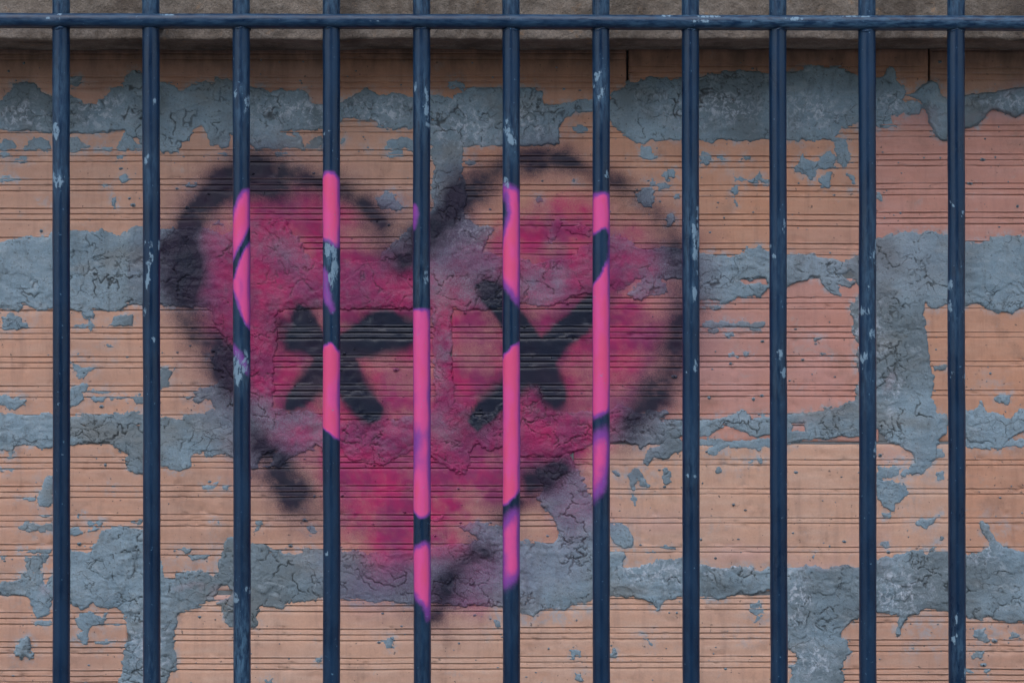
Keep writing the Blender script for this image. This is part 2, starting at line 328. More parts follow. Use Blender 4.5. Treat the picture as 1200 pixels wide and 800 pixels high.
# the house on the other side of the street, which the gloss of the bars mirrors
def house():
    n = N('dark_render'); a = n.noise(1.5, 5, .6); n.done(n.mix(a, (0.085, 0.075, 0.065), (0.13, 0.115, 0.10)), .9, .3)
    n2 = N('window_glass'); n2.done((0.02, 0.025, 0.03), .08, .5)
    n3 = N('dark_wood'); w = n3.noise(9, 4, .6, n3.pos(4, 1, .4)); n3.done(n3.mix(w, (0.05, 0.03, 0.02), (0.09, 0.055, 0.035)), .6, .4)
    e = empty('facing_house', (-.4, -10.5, 0)); tag(e, 'dark rendered house across the street mirrored faintly in the bars', 'house', kind='thing')
    box('wall', -4.2, 4.2, -6, 0, -.05, 6.6, n.m, e); box('roof', -4.5, 4.5, -6.3, .35, 6.603, 6.85, n3.m, e)
    for x in (-2.8, 0, 2.8):
        for z in (.9, 3.9):
            if x == 0 and z < 2: continue
            w = box('window', x - .55, x + .55, .003, .05, z, z + 1.5, n3.m, e); box('pane', x - .47, x + .47, .052, .06, z + .08, z + 1.42, n2.m, w)
    box('door', -.6, .6, .003, .06, .01, 2.3, n3.m, e)
house()

def wx(px): return (px - 600) * .001 * SW
def wz(py): return CZ + (400 - py) * .001 * SW

# ------------------------------------------------------------------ the wall of grooved hollow bricks
wall = empty('brick_wall', (0, YW, 0))
tag(wall, 'grooved orange hollow brick wall with smeared grey mortar and a spray painted heart', 'wall', kind='thing')
def world_to_wall(v): v[:, 1] -= YW; return v

small = [   # (outline, thickness)
 ([(1004,122),(1030,124),(1066,120),(1080,124),(1076,133),(1040,136),(1004,138)],2.6),([(812,514),(850,516),(900,515),(930,519),(905,524),(850,525),(815,523)],1.8),([(1124,512),(1150,518),(1200,512),(1200,524),(1150,526),(1124,524)],2.2),
 ([(-10,166),(15,167),(20,172),(18,177),(-10,177)],2),([(28,174),(36,166),(46,160),(55,163),(62,176)],2.4),([(80,158),(92,161),(105,172),(100,177),(80,177)],2.4),([(112,175),(121,171),(131,174),(128,177)],1.6),([(133,176),(140,165),(150,157),(160,165),(168,170),(168,177)],2.6),
 ([(0,180),(8,178),(14,182),(2,184)],1.2),([(18,187),(32,186),(28,190)],1.2),([(136,184),(145,183),(143,189),(136,188)],1.2),([(250,178),(264,177),(268,183),(255,183)],1.4),([(82,92),(94,90),(97,97),(90,103),(82,100)],1.3),
 ([(361,173),(366,165),(376,162),(382,168),(381,176)],2.2),([(452,175),(456,165),(470,158),(480,160),(486,168),(484,176)],2.2),([(400,160),(404,161),(404,167),(400,168)],1.5),([(425,173),(432,171),(440,175)],1.2),([(455,179),(468,178),(471,182),(458,182)],1.2),([(322,179),(338,178),(340,182),(325,182)],1.2),([(543,188),(555,186),(560,191),(545,193)],1.4),
 ([(522,103),(528,94),(536,89),(540,95),(543,102)],1.8),([(672,148),(682,146),(688,152),(680,155),(670,153)],1.8),([(620,152),(626,149),(624,160),(618,160)],1.5),([(752,172),(763,172),(764,178),(776,187),(753,188)],2.2),([(820,177),(832,179),(834,186),(828,194),(820,193)],1.8),([(868,187),(874,182),(879,186)],1.8),([(836,186),(845,183),(850,187)],1.5),
 ([(1024,134),(1042,138),(1054,150),(1024,150)],1.8),([(976,160),(990,163),(998,188),(988,197),(979,188)],1.8),([(936,192),(941,176),(944,186),(955,188),(966,182),(972,178),(980,184),(976,194),(962,196),(954,200),(962,208),(972,205),(974,219),(962,221),(958,210),(948,217),(944,204),(934,200)],2.8),([(994,206),(1002,205),(1001,213),(996,211)],1.8),([(997,222),(1003,220),(1002,226)],1.5),
 ([(0,371),(12,366),(22,369),(27,378),(35,383),(20,388),(4,388)],2.4),([(125,382),(135,373),(148,370),(156,369),(155,376),(157,383)],2.8),([(95,365),(108,365),(106,374),(99,373)],2),([(84,380),(95,379),(105,383),(86,385)],1.5),([(104,384),(107,379),(112,384)],1.5),
 ([(139,211),(141,206),(148,206),(150,211),(142,217)],2.6),([(214,218),(220,215),(230,216),(230,221),(222,221)],3.0),([(132,232),(135,232),(136,246),(132,246)],1.6),([(0,209),(10,207),(20,208),(22,212),(2,212)],1.6),([(48,236),(54,234),(55,238)],1.4),([(250,263),(256,259),(260,262),(254,264)],1.4),([(120,217),(128,217),(126,219),(121,219)],1.0),([(82,416),(92,412),(94,418),(84,420)],2.0),
 ([(125,404),(131,403),(133,407),(127,410)],2.6),([(82,424),(95,430),(110,430),(102,437),(94,442),(84,436)],2),([(82,451),(103,450),(97,460),(97,466),(90,473),(80,475)],2.2),([(100,458),(115,457),(128,459),(124,461),(102,460)],1.4),([(103,466),(124,465),(122,469),(113,471)],1.5),([(128,465),(148,464),(146,467),(130,467)],1.2),([(150,464),(168,463),(168,471),(160,472)],2.0),([(-8,464),(25,464),(33,474),(18,480),(0,476)],2.2),([(186,432),(207,431),(202,442),(196,450),(186,454)],2.2),
 ([(228,458),(240,454),(262,453),(262,462),(240,468),(232,475),(226,468)],2.4),([(215,465),(225,465),(222,469)],1.4),([(48,576),(54,560),(62,558),(62,595),(48,592),(42,588)],2.4),([(20,583),(36,582),(40,586),(24,586)],1.2),([(238,570),(250,565),(258,563),(252,572),(244,573)],2.2),([(262,570),(268,567),(266,575)],1.8),([(0,549),(14,548),(12,552),(4,551)],1.2),([(10,530),(17,529),(16,537),(10,536)],1.6),([(131,567),(134,566),(133,575),(131,575)],1.4),
 ([(18,615),(62,611),(62,622),(32,622),(22,618)],2.2),([(46,602),(60,602),(60,607),(48,607)],1.4),([(82,618),(100,620),(121,617),(112,622),(100,627),(84,626)],2.2),([(88,604),(96,603),(93,609),(88,608)],1.5),([(105,612),(124,611),(116,615)],1.2),([(150,611),(164,611),(162,614)],1.2),([(22,645),(60,644),(60,647),(30,648)],1.4),([(208,643),(216,640),(225,644),(217,649)],2.2),([(222,651),(244,650),(240,654),(230,657)],1.8),([(248,611),(262,610),(260,614)],1.2),
 ([(92,718),(105,716),(120,722),(126,716),(122,730),(106,735),(100,752),(88,749),(96,738),(88,726)],2.8),([(16,762),(22,750),(32,747),(38,754),(36,760),(39,771),(28,771),(18,768)],8.5),([(125,731),(145,730),(140,733)],1.3),([(40,728),(60,729),(58,733),(44,732)],1.4),([(112,752),(128,750),(135,752),(124,754)],1.4),([(0,652),(8,650),(4,656)],1.4),
 ([(438,236),(444,229),(452,224),(462,225),(467,234),(474,242),(470,246),(448,245)],2.6),([(506,610),(520,603),(516,610)],1.4),([(360,618),(368,617),(370,622),(364,625)],1.4),([(300,610),(308,610),(306,622),(298,623)],1.8),([(450,750),(460,748),(460,757),(453,758)],1.3),([(576,724),(584,722),(588,735),(580,735)],1.8),([(310,796),(320,794),(320,803),(311,803)],2.4),([(372,770),(376,770),(376,774),(372,774)],1.8),
 ([(648,264),(654,256),(660,260),(658,270),(650,274),(646,284),(643,278)],1.8),([(664,268),(680,264),(692,268),(690,275),(672,272)],2.0),([(670,212),(674,208),(676,213),(672,217)],2.0),([(626,231),(632,229),(636,236),(630,238)],1.8),([(745,232),(752,224),(764,221),(768,232),(764,244),(757,246),(752,242)],3.0),([(770,217),(776,213),(786,218),(784,222),(774,222)],2.4),([(776,200),(790,199),(792,208),(784,212),(777,206)],2.2),([(782,262),(786,250),(791,251),(790,260),(784,264)],3.4),([(762,212),(766,208),(768,218),(762,220)],2.2),([(790,228),(797,226),(797,234),(791,233)],1.8),
 ([(857,206),(868,205),(880,212),(890,202),(894,212),(884,216),(872,212),(862,213)],2.6),([(858,222),(864,217),(865,226),(862,230),(864,242),(859,238)],2.6),([(895,214),(900,212),(900,219),(894,218)],2),([(826,358),(840,357),(845,361),(828,362)],1.8),([(824,381),(832,377),(838,382),(850,376),(862,380),(874,378),(882,380),(896,380),(894,383),(824,383)],2.0),([(850,393),(858,390),(862,394)],2),([(835,387),(842,385),(844,389)],1.8),([(880,386),(890,385),(892,388)],1.8),
 ([(756,532),(763,524),(776,520),(786,511),(797,514),(799,526),(786,532),(777,538),(766,534),(759,546),(755,542)],3.6),([(829,526),(838,519),(848,517),(855,521),(850,526),(838,532),(830,531)],2.2),([(733,556),(742,550),(748,550),(754,562),(759,569),(754,569),(746,560),(742,573),(738,570),(738,562)],2.4),([(720,552),(726,554),(728,558),(723,557)],2),([(780,552),(786,554),(782,567),(778,565)],1.8),([(838,551),(843,548),(846,553),(840,555)],2.4),([(864,551),(870,554),(868,556)],2),([(742,580),(745,583),(745,596),(742,592)],1.4),([(888,536),(892,536),(892,542)],1.8),([(876,541),(882,540),(882,545)],1.8),
 ([(872,412),(879,410),(882,414),(874,416)],2.2),([(855,416),(860,414),(864,418)],1.6),([(714,612),(726,613),(738,621),(743,628),(740,641),(733,643),(726,637),(713,632)],2.6),([(774,641),(784,639),(794,642),(784,644)],1.8),([(755,648),(766,645),(768,648)],1.4),([(880,713),(890,704),(896,716),(892,727),(882,732),(885,722)],1.8),([(670,770),(670,763),(678,762),(680,768)],2.2),([(673,796),(674,788),(680,790),(682,797)],3.4),([(716,768),(720,763),(721,769)],1.8),([(752,742),(756,741),(766,754),(763,756)],1.2),
 ([(1166,465),(1184,463),(1182,471),(1170,472)],2),([(1128,483),(1136,482),(1145,478),(1150,468),(1155,483),(1175,488),(1184,492),(1200,478),(1300,470),(1300,500),(1200,505),(1190,508),(1180,518),(1172,527),(1165,525),(1155,517),(1150,520),(1132,515),(1126,505)],4.0),([(1028,562),(1045,562),(1061,568),(1066,578),(1050,590),(1046,598),(1036,592),(1028,584)],3.0),([(1098,555),(1104,553),(1105,561),(1100,562)],2),([(1028,545),(1056,548),(1052,556),(1034,560),(1027,566)],2),([(1097,528),(1104,526),(1105,534),(1098,536)],2),([(1095,430),(1106,430),(1104,434),(1096,434)],1.5),
 ([(952,400),(960,399),(960,405),(953,406)],2),([(961,414),(974,414),(972,417)],1.4),([(948,398),(956,394),(961,396),(955,400)],1.8),([(1072,609),(1086,607),(1104,601),(1098,608),(1090,615),(1075,618),(1071,614)],2.2),([(1034,601),(1044,600),(1042,605),(1036,606)],1.6),([(1034,635),(1040,634),(1045,640),(1038,643)],1.8),([(1087,645),(1100,633),(1103,631),(1098,640),(1094,646)],1.5),([(1140,747),(1142,738),(1154,736),(1156,748),(1148,750)],2.2),([(1139,771),(1140,764),(1150,763),(1155,757),(1151,769),(1144,771)],2.4),([(1180,748),(1186,742),(1193,744),(1190,748)],2.2),([(1153,787),(1158,785),(1157,791)],2.2),([(948,651),(954,650),(953,655)],1.8),([(1064,760),(1074,754),(1072,761)],1.5),([(1131,782),(1140,785),(1138,788)],1.3),
 ([(225,230),(232,228),(236,233)],1.2),([(178,170),(184,170),(184,178),(178,178)],1.6),([(1028,226),(1031,224),(1031,234),(1028,234)],1.6),
]
def maximum3(a, b, c): return np.maximum(np.maximum(a, b), c)
HALO = [(sum(q[0] for q in p) / len(p), sum(q[1] for q in p) / len(p), .75 * (max(q[0] for q in p) - min(q[0] for q in p)) + 3, .75 * (max(q[1] for q in p) - min(q[1] for q in p)) + 3, .42) for p, t in small if len(p) < 12]
def make_brick(x0, x1, y0, y1, first, style, tint, shallow=1.0, groups=5, slope=0.0):
    """a brick face with combed groups of grooves; first = height of the first groove, slope = drop per mm along x"""
    visible = x1 > -60 and x0 < 1260 and y0 < 830
    vs_, dep, lips = [], [], []
    def add(v, d, lip=0.): vs_.append(v); dep.append(d); lips.append(lip)
    lines = []
    for k in range(-1, groups + 1):
        t = first + k * 34.0
        lines += [t, t + 6.6, t + 13.3] if style == 3 else [t + 3, t + 9.0]
    lines = [l for l in lines if y0 + 3 < l < y1 - 3]
    cur = y0
    add(y0, -26); add(y0 + .2, -1.8); add(y0 + 1.4, -.3)
    cur = y0 + 1.4
    step = 3.2 if visible else 12
    def flat_to(t):
        nonlocal cur
        n = max(1, int((t - cur) / step))
        for i in range(1, n + 1): add(cur + (t - cur) * i / n, 0)
        cur = t
    for l in lines:
        if l - 2.0 > cur + .3: flat_to(l - 2.0)
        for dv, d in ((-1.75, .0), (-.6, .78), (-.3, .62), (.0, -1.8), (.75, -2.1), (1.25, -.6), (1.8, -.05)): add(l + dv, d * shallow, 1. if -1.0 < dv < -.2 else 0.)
        cur = l + 1.8
    flat_to(y1 - 1.4); add(y1 - .2, -1.8); add(y1, -26)
    v = np.array(vs_); d = np.array(dep)
    nx = int((x1 - x0) / (3.0 if visible else 30)) + 1
    u = np.concatenate([[x0, x0 + .2], np.linspace(x0 + 1.5, x1 - 1.5, nx), [x1 - .2, x1]])
    U, V = np.meshgrid(u, v); D = np.repeat(d[:, None], len(u), 1)
    seed = int(abs(x0 * 3 + y0 * 7)) % 9973
    gd = np.clip(.85 + .5 * fbm(U / 60, V / 14, seed, 3), .25, 1.25)          # some grooves half choked
    D = np.where((D > -20) & (np.abs(D) > .05), D * gd, D)
    D = D + np.where(D > -20, .45 * fbm(U / 90, V / 40, seed + 3, 3) + .12 * fbm(U / 9, V / 4, seed + 5, 2), 0)
    chipm = sstep(.62, .85, fbm(U / 10, V / 7, seed + 8, 3)); D = D - 1.3 * chipm * (D > -1.0) * (D < 1.5)
    ends = np.minimum(U - x0, x1 - U); D = np.where(ends < .1, -26, np.where(ends < .5, np.minimum(D, -1.8), D))
    Vw = V + .4 * fbm(U / 110, V / 300, seed + 9, 3) + slope * (U - x0)
    X = wx(U); Z = wz(Vw); Yy = -D * .001
    me = np_mesh('brick', np.stack([X, Yy, Z], -1).reshape(-1, 3), grid_quads(len(v), len(u)))
    uf, vf = U.ravel(), Vw.ravel()
    pk, dk, bl, vi = wall_paint(uf, vf)
    lip = np.repeat(np.array(lips)[:, None], len(u), 1).ravel() * np.clip(.75 + .6 * fbm(uf / 25, vf / 5, seed + 70, 3), 0, 1)  # highlight along the groove lips, painted in with paler film and thinner spray
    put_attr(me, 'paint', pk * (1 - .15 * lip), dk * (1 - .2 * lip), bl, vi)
    # shade below the lintel, painted into the brick colour in streaks
    lintel_shade = np.clip(sstep(96, 60, vf) * .75 + .35 * sstep(120, 80, vf + 14 * fbm(uf / 30, vf / 60, 77, 3)), 0, 1) * .85
    put_attr(me, 'stain_tone', maximum3(blobs(uf, vf, FILMS, 31), blobs(uf, vf, [h for h in HALO if x0 - 20 < h[0] < x1 + 20 and y0 - 20 < h[1] < y1 + 20], 35), edge_film(uf, vf)) + .25 * lip, blobs(uf, vf, PINKSTAIN, 41), np.zeros_like(pk), lintel_shade)
    o = link('brick', me, M_BRICK, wall); o.color = (*tint, 1)
    return o
A = (1.0, 1.0, 1.0); PK = (1.0, .82, .92); OR = (1.04, .93, .84); PALE = (1.15, 1.22, 1.24); DUSK = (.92, .9, .92)
COURSES = [   # (top, bottom, [(x0, x1, first groove, style, tint, shallow, slope)])
 (-52, 123.5, [(-330, 66, -46, 3, A, .9, 0), (76, 384, -46, 3, DUSK, .9, 0), (393, 734.2, -46.5, 3, OR, .9, 0), (736.6, 1088, -59, 3, OR, .8, 0), (1090, 1530, -56, 3, A, .9, 0)]),
 (127, 314, [(-430, 67, 142, 3, A, 1, 0), (77, 514, 142, 3, A, 1, -.001), (530, 1012, 148, 3, OR, 1, .003), (1022, 1530, 147, 3, PK, 1, -.003)]),
 (326, 517.5, [(-330, 275, 349.5, 3, A, 1, 0), (290, 512, 348.5, 3, A, 1, 0), (529, 1030, 348.5, 3, PK, 1, 0), (1048, 1530, 352, 2, OR, .7, 0)]),
 (520, 692, [(-330, 172, 535, 3, A, 1, 0), (184, 656, 534.5, 3, A, 1, 0), (672, 1116, 535, 2, PALE, .7, .0005), (1127, 1530, 535, 2, OR, .7, 0)]),
 (697, 866, [(-330, 150, 717, 3, A, 1, 0), (188, 592, 702.5, 3, PALE, 1, -.001), (605, 935, 700.5, 3, PALE, 1, -.002), (985, 1530, 715, 3, A, 1, 0)]),
 (884, 1050, [(-330, 72, 894, 3, A, 1, 0), (84, 590, 894, 3, PALE, 1, 0), (604, 1100, 896, 3, A, 1, 0), (1112, 1530, 893, 3, OR, 1, 0)]),
]
box('joint_bed', wx(-330), wx(1530), .014, .12, wz(1055), wz(-60), M_JOINT, wall)
for k, (top, bot, row) in enumerate(COURSES):
    if k + 1 < len(COURSES): box('bed_joint', wx(-330), wx(1530), .0016, .013, wz(COURSES[k + 1][0] + .5), wz(bot - .5), M_JOINT, wall)
    for (a, b) in zip(row[:-1], row[1:]):
        if k: box('upright_joint', wx(a[1] - .5), wx(b[0] + .5), .0018, .0125, wz(bot - 1), wz(top + 1), M_JOINT, wall)
base = box('wall_base', wx(-330), wx(1530), YL - .07, YW + .12, -.02, wz(1056), M_CONC); tag(base, kind='structure')

# ------------------------------------------------------------------ smears of mortar: relief sheets that dip under the brick face at their torn edges
FIELD = []
def edge_film(u, v):            # cement dragged thin over the brick beside each smear
    m = np.zeros(u.shape)
    for (x0, y0, st, d) in FIELD:
        i = np.round((v - y0) / st).astype(int); j = np.round((u - x0) / st).astype(int)
        ok = (i >= 0) & (j >= 0) & (i < d.shape[0]) & (j < d.shape[1])
        if ok.any(): m[ok] = np.maximum(m[ok], sstep(-9, -1, d[i[ok], j[ok]]))
    return m * np.clip(.35 + .9 * fbm(u / 28, v / 16, 91, 3), 0, .9)
def smear(poly, thick=3.0, holes=(), rag=4.0, crack=1.0, lump=1.0, cell=34.0, seed=None, edge=2.2, step=1.0):
    if seed is None: seed = int(abs(poly[0][0] * 13 + poly[0][1] * 29)) % 7919
    xs = [p[0] for p in poly]; ys = [p[1] for p in poly]
    x0, x1, y0, y1 = min(xs) - 9, max(xs) + 9, min(ys) - 9, max(ys) + 9
    U, V = np.meshgrid(np.arange(x0, x1, step), np.arange(y0, y1, step))
    U = U + rng.uniform(-.22, .22, U.shape) * step; V = V + rng.uniform(-.22, .22, V.shape) * step
    d = poly_sdf(U, V, poly)
    for h in holes: d = np.minimum(d, -poly_sdf(U, V, h))
    d = d + rag * (.75 * fbm(U / 17, V / 13, seed, 4) + .45 * fbm(U / 5.0, V / 4.0, seed + 50, 3))
    # plates: cells of drying mortar, each a little higher or lower and tilted, parted by cracks
    wxn = U + 10 * fbm(U / 26, V / 26, seed + 3, 3) + 2.5 * fbm(U / 7, V / 7, seed + 33, 2); wyn = V + 10 * fbm(U / 26, V / 26, seed + 4, 3) + 2.5 * fbm(U / 7, V / 7, seed + 34, 2)
    f1, f2, cid = voronoi(wxn / cell, wyn / (cell * .8), seed)
    f1b, f2b, cidb = voronoi(wxn / (cell * .42), wyn / (cell * .36), seed + 1)
    cw = sstep(.050, .008, f2 - f1) * sstep(-.05, .45, fbm(U / 40, V / 30, seed + 6, 3))
    cb = sstep(.085, .015, f2b - f1b) * sstep(.35, .75, fbm(U / 36, V / 28, seed + 7, 3))
    cracks = np.clip(np.maximum(cw, cb * .8), 0, 1) * crack
    rough_ = sstep(.25, .75, fbm(U / 55, V / 38, seed + 21, 3))          # only some places are lumpy, the rest is trowelled flat
    taper = edge + 15 * sstep(.12, .62, fbm(U / 34, V / 24, seed + 41, 3)) * (1 if len(poly) > 30 else .25)      # here torn off short, there dragged out thin
    body = sstep(-.8, 1, d / taper * 1.2) * .66 + sstep(0, 13, d) * .34
    h = thick * body * (1 + .28 * fbm(U / 30, V / 22, seed + 8, 3))
    h = h + lump * body * (1.25 * (cid - .5) + .8 * (wyn / (cell * .8) % 1.0 - .5) * 0 + .26 * fbm(U / 16, V / 10, seed + 9, 4) + .12 * fbm(U / 3.5, V / 3.0, seed + 10, 2) + 1.1 * rough_ * (fbm(U / 10, V / 6, seed + 12, 4)))
    trowel = .35 * body * np.sin((V + 6 * fbm(U / 50, V / 20, seed + 15, 2)) / 3.1) * sstep(.1, .6, fbm(U / 60, V / 40, seed + 14, 2)); h = h + trowel
    h = h + .9 * np.exp(-((d - 2.6) / 1.7) ** 2) * np.clip(fbm(U / 14, V / 10, seed + 61, 3) + .1, 0, 1) * (thick > 2)      # turned-up lips
    h = h - np.minimum(2.3, .75 * thick + .6) * cracks * body
    h = np.where(d < 0, -.2 - 1.4 * np.clip(-d / 2, 0, 1.6), np.maximum(h, .05 + .1 * thick * body))
    FIELD.append((x0, y0, step, d))
    keep = d > -2.2
    idx = np.full(U.shape, -1); q = keep[:-1, :-1] & keep[1:, :-1] & keep[1:, 1:] & keep[:-1, 1:]
    if q.sum() < 6: return None
    used = np.zeros(U.shape, bool)
    used[:-1, :-1] |= q; used[1:, :-1] |= q; used[1:, 1:] |= q; used[:-1, 1:] |= q
    idx[used] = np.arange(used.sum())
    quads = np.stack([idx[:-1, :-1][q], idx[1:, :-1][q], idx[1:, 1:][q], idx[:-1, 1:][q]], -1)
    u, v, hh = U[used], V[used], h[used]
    me = np_mesh('mortar_smear', np.stack([wx(u), -hh * .001, wz(v)], -1), quads)
    pk, dk, bl, vi = wall_paint(u, v); k = cracks[used]
    put_attr(me, 'paint', pk * (1 - .4 * k), dk, bl, vi)
    put_attr(me, 'stain_tone', blobs(u, v, BLOOMS, 61), blobs(u, v, PINKSTAIN, 41), np.zeros_like(pk), k)
    return link('mortar_smear', me, M_MORTAR, wall)

SM = []
# the bed under the first course, left of the grille's middle to the first upright joint
SM.append(dict(poly=[(-120,118),(-30,112),(0,121),(12,105),(14,97),(30,96),(40,98),(52,107),(66,112),(88,115),(100,122),(112,120),(125,112),(130,105),(145,103),(148,90),(152,85),(163,84),(176,92),(188,96),(200,98),(205,100),(212,107),(220,105),(232,97),(242,96),(248,100),(255,93),(268,92),(285,98),(300,103),(310,105),(318,113),(322,107),(340,106),(350,105),(360,108),(362,118),(372,122),(388,124),(400,118),(412,112),(425,107),(440,106),(446,112),(455,112),(468,110),(485,114),(505,112),(518,112),(530,115),(540,108),(555,104),(570,105),(595,103),
  (612,104),(625,104),(635,108),(640,122),(655,122),(670,120),(690,118),(704,116),(715,115),(720,110),(733,103),(738,96),(755,94),(775,92),(808,91),(835,88),(850,84),(875,83),(905,84),(935,85),(945,80),(965,77),(985,78),(997,85),(1008,90),(1030,95),(1037,92),(1040,85),(1045,80),(1050,88),(1055,98),(1062,112),
  (1060,122),(1050,130),(1030,130),(1010,146),(985,150),(975,164),(935,165),(900,165),(860,166),(812,165),(780,165),(745,167),(735,165),(722,150),(715,140),(704,135),(690,133),(670,133),(662,138),(655,150),(655,168),(610,169),(592,171),(540,171),(540,200),(546,215),(545,240),(546,258),(560,264),(575,265),(577,270),(570,285),(566,296),(590,300),(612,303),(625,308),(640,305),(660,302),(675,297),(683,288),(694,283),(704,279),(715,275),(735,278),(745,288),(755,292),(770,290),(795,290),(820,296),(845,297),(860,299),(873,295),(875,289),(890,288),(912,296),(945,300),(950,297),(960,302),(985,304),(1005,302),(1014,290),(1028,280),(1045,277),(1055,272),(1070,270),(1078,274),(1088,272),(1108,273),(1122,282),(1158,284),(1160,277),(1178,274),(1200,278),(1300,280),
  (1300,358),(1200,360),(1180,366),(1160,363),(1145,355),(1132,360),(1120,356),(1108,358),(1095,365),(1085,357),(1081,368),(1083,385),(1085,400),(1088,415),(1095,440),(1092,465),(1098,485),(1110,488),(1108,508),(1098,525),(1092,545),(1080,555),(1068,558),(1055,555),(1072,542),(1065,530),(1055,522),(1040,515),(1028,506),(1014,510),(1000,512),(985,512),(955,515),(935,515),(922,522),(905,510),(885,513),(870,505),(850,498),(840,502),(830,510),(812,512),(795,510),(775,520),(765,523),(750,522),(735,518),(715,520),(694,522),(670,530),(650,537),(620,535),(600,533),(592,522),(575,530),(560,520),(550,530),(552,545),(545,555),(535,553),(520,545),(505,535),(484,528),(470,535),(455,540),(445,545),(425,543),(410,540),(400,525),(378,525),(370,522),(360,530),(340,535),(330,545),(300,548),(285,540),(270,535),(260,530),(250,536),(242,535),(240,527),(228,532),(222,540),(225,547),(215,552),(200,550),(188,543),(178,552),(165,555),(153,553),(147,545),(145,531),(137,525),(127,517),(110,521),(95,517),(82,521),(60,524),(48,526),(35,523),(20,522),(12,527),(0,526),(-120,520),
  (-120,486),(0,485),(25,484),(30,487),(58,486),(115,484),(178,484),(200,492),(215,493),(215,485),(240,485),(250,478),(245,465),(236,470),(226,460),(240,452),(262,445),(262,437),(250,430),(246,420),(256,408),(262,395),(250,378),(248,366),(235,360),(205,360),(188,358),(167,357),(155,357),(140,362),(110,362),(110,372),(100,373),(95,365),(82,362),(42,362),(27,356),(25,362),(0,362),(-120,360),(-120,282),(0,280),(25,279),(55,279),(62,273),(82,272),(95,271),(105,272),(118,270),(125,274),(140,274),(155,266),(170,264),(188,268),(205,268),(220,266),(240,265),(250,270),(262,274),(285,264),(300,258),(325,257),(335,258),(342,270),(350,278),(352,292),(362,300),(388,306),(400,308),(412,305),(440,308),(447,295),(455,290),(462,285),(470,278),(484,262),(506,248),(508,200),(505,172),(498,150),(484,150),(475,150),(465,152),(448,150),(440,140),(404,140),(388,150),(350,153),(330,155),(352,158),(357,173),(312,175),(300,175),(285,158),(268,156),(266,175),(254,170),(245,172),(238,148),(225,150),(220,164),(212,166),(210,180),(190,178),(184,160),(167,170),(160,165),(150,158),(146,154),(60,153),(0,154),(-120,154)],
  holes=[[(325,363),(484,361),(505,362),(509,400),(508,440),(510,480),(484,487),(465,492),(445,488),(430,493),(388,489),(360,481),(335,482),(319,478),(321,440),(324,400)],
         [(531,362),(560,360),(590,360),(612,356),(640,361),(650,359),(670,349),(690,346),(704,345),(715,336),(722,346),(740,349),(760,349),(778,345),(781,336),(776,328),(797,328),(812,350),(835,353),(850,354),(860,352),(868,347),(890,347),(912,334),(930,333),(945,328),(960,325),(968,340),(985,347),(978,332),(985,330),(998,338),(1003,330),(1007,346),(995,358),(1000,375),(998,382),(1002,398),(1006,440),(1004,468),(985,475),(960,481),(912,486),(880,490),(870,482),(860,485),(840,490),(812,493),(795,494),(770,492),(780,483),(765,483),(745,485),(735,478),(725,475),(715,480),(704,484),(665,482),(640,480),(630,455),(622,450),(618,462),(605,465),(590,470),(560,492),(548,470),(532,472),(530,420)],
         [(720,343),(735,338),(748,327),(756,326),(742,334),(733,345)],[(868,328),(897,327),(897,332),(872,336)],[(926,495),(943,494),(944,505),(928,506)],[(968,322),(985,318),(1000,316),(996,330),(985,326)],[(300,547),(305,530),(325,528),(318,546)]],
  thick=2.6, rag=3.8, edge=1.5))
# right part of the first bed
SM.append(dict(poly=[(1064,112),(1072,108),(1080,100),(1086,97),(1092,95),(1098,98),(1103,112),(1112,118),(1122,114),(1132,113),(1150,110),(1165,108),(1180,105),(1200,103),(1300,100),(1300,130),(1200,133),(1190,138),(1175,130),(1165,128),(1155,135),(1145,147),(1132,150),(1120,158),(1110,165),(1104,165),(1098,160),(1090,145),(1085,130),(1080,118)], thick=6.5, rag=2, crack=.5, lump=1.2))
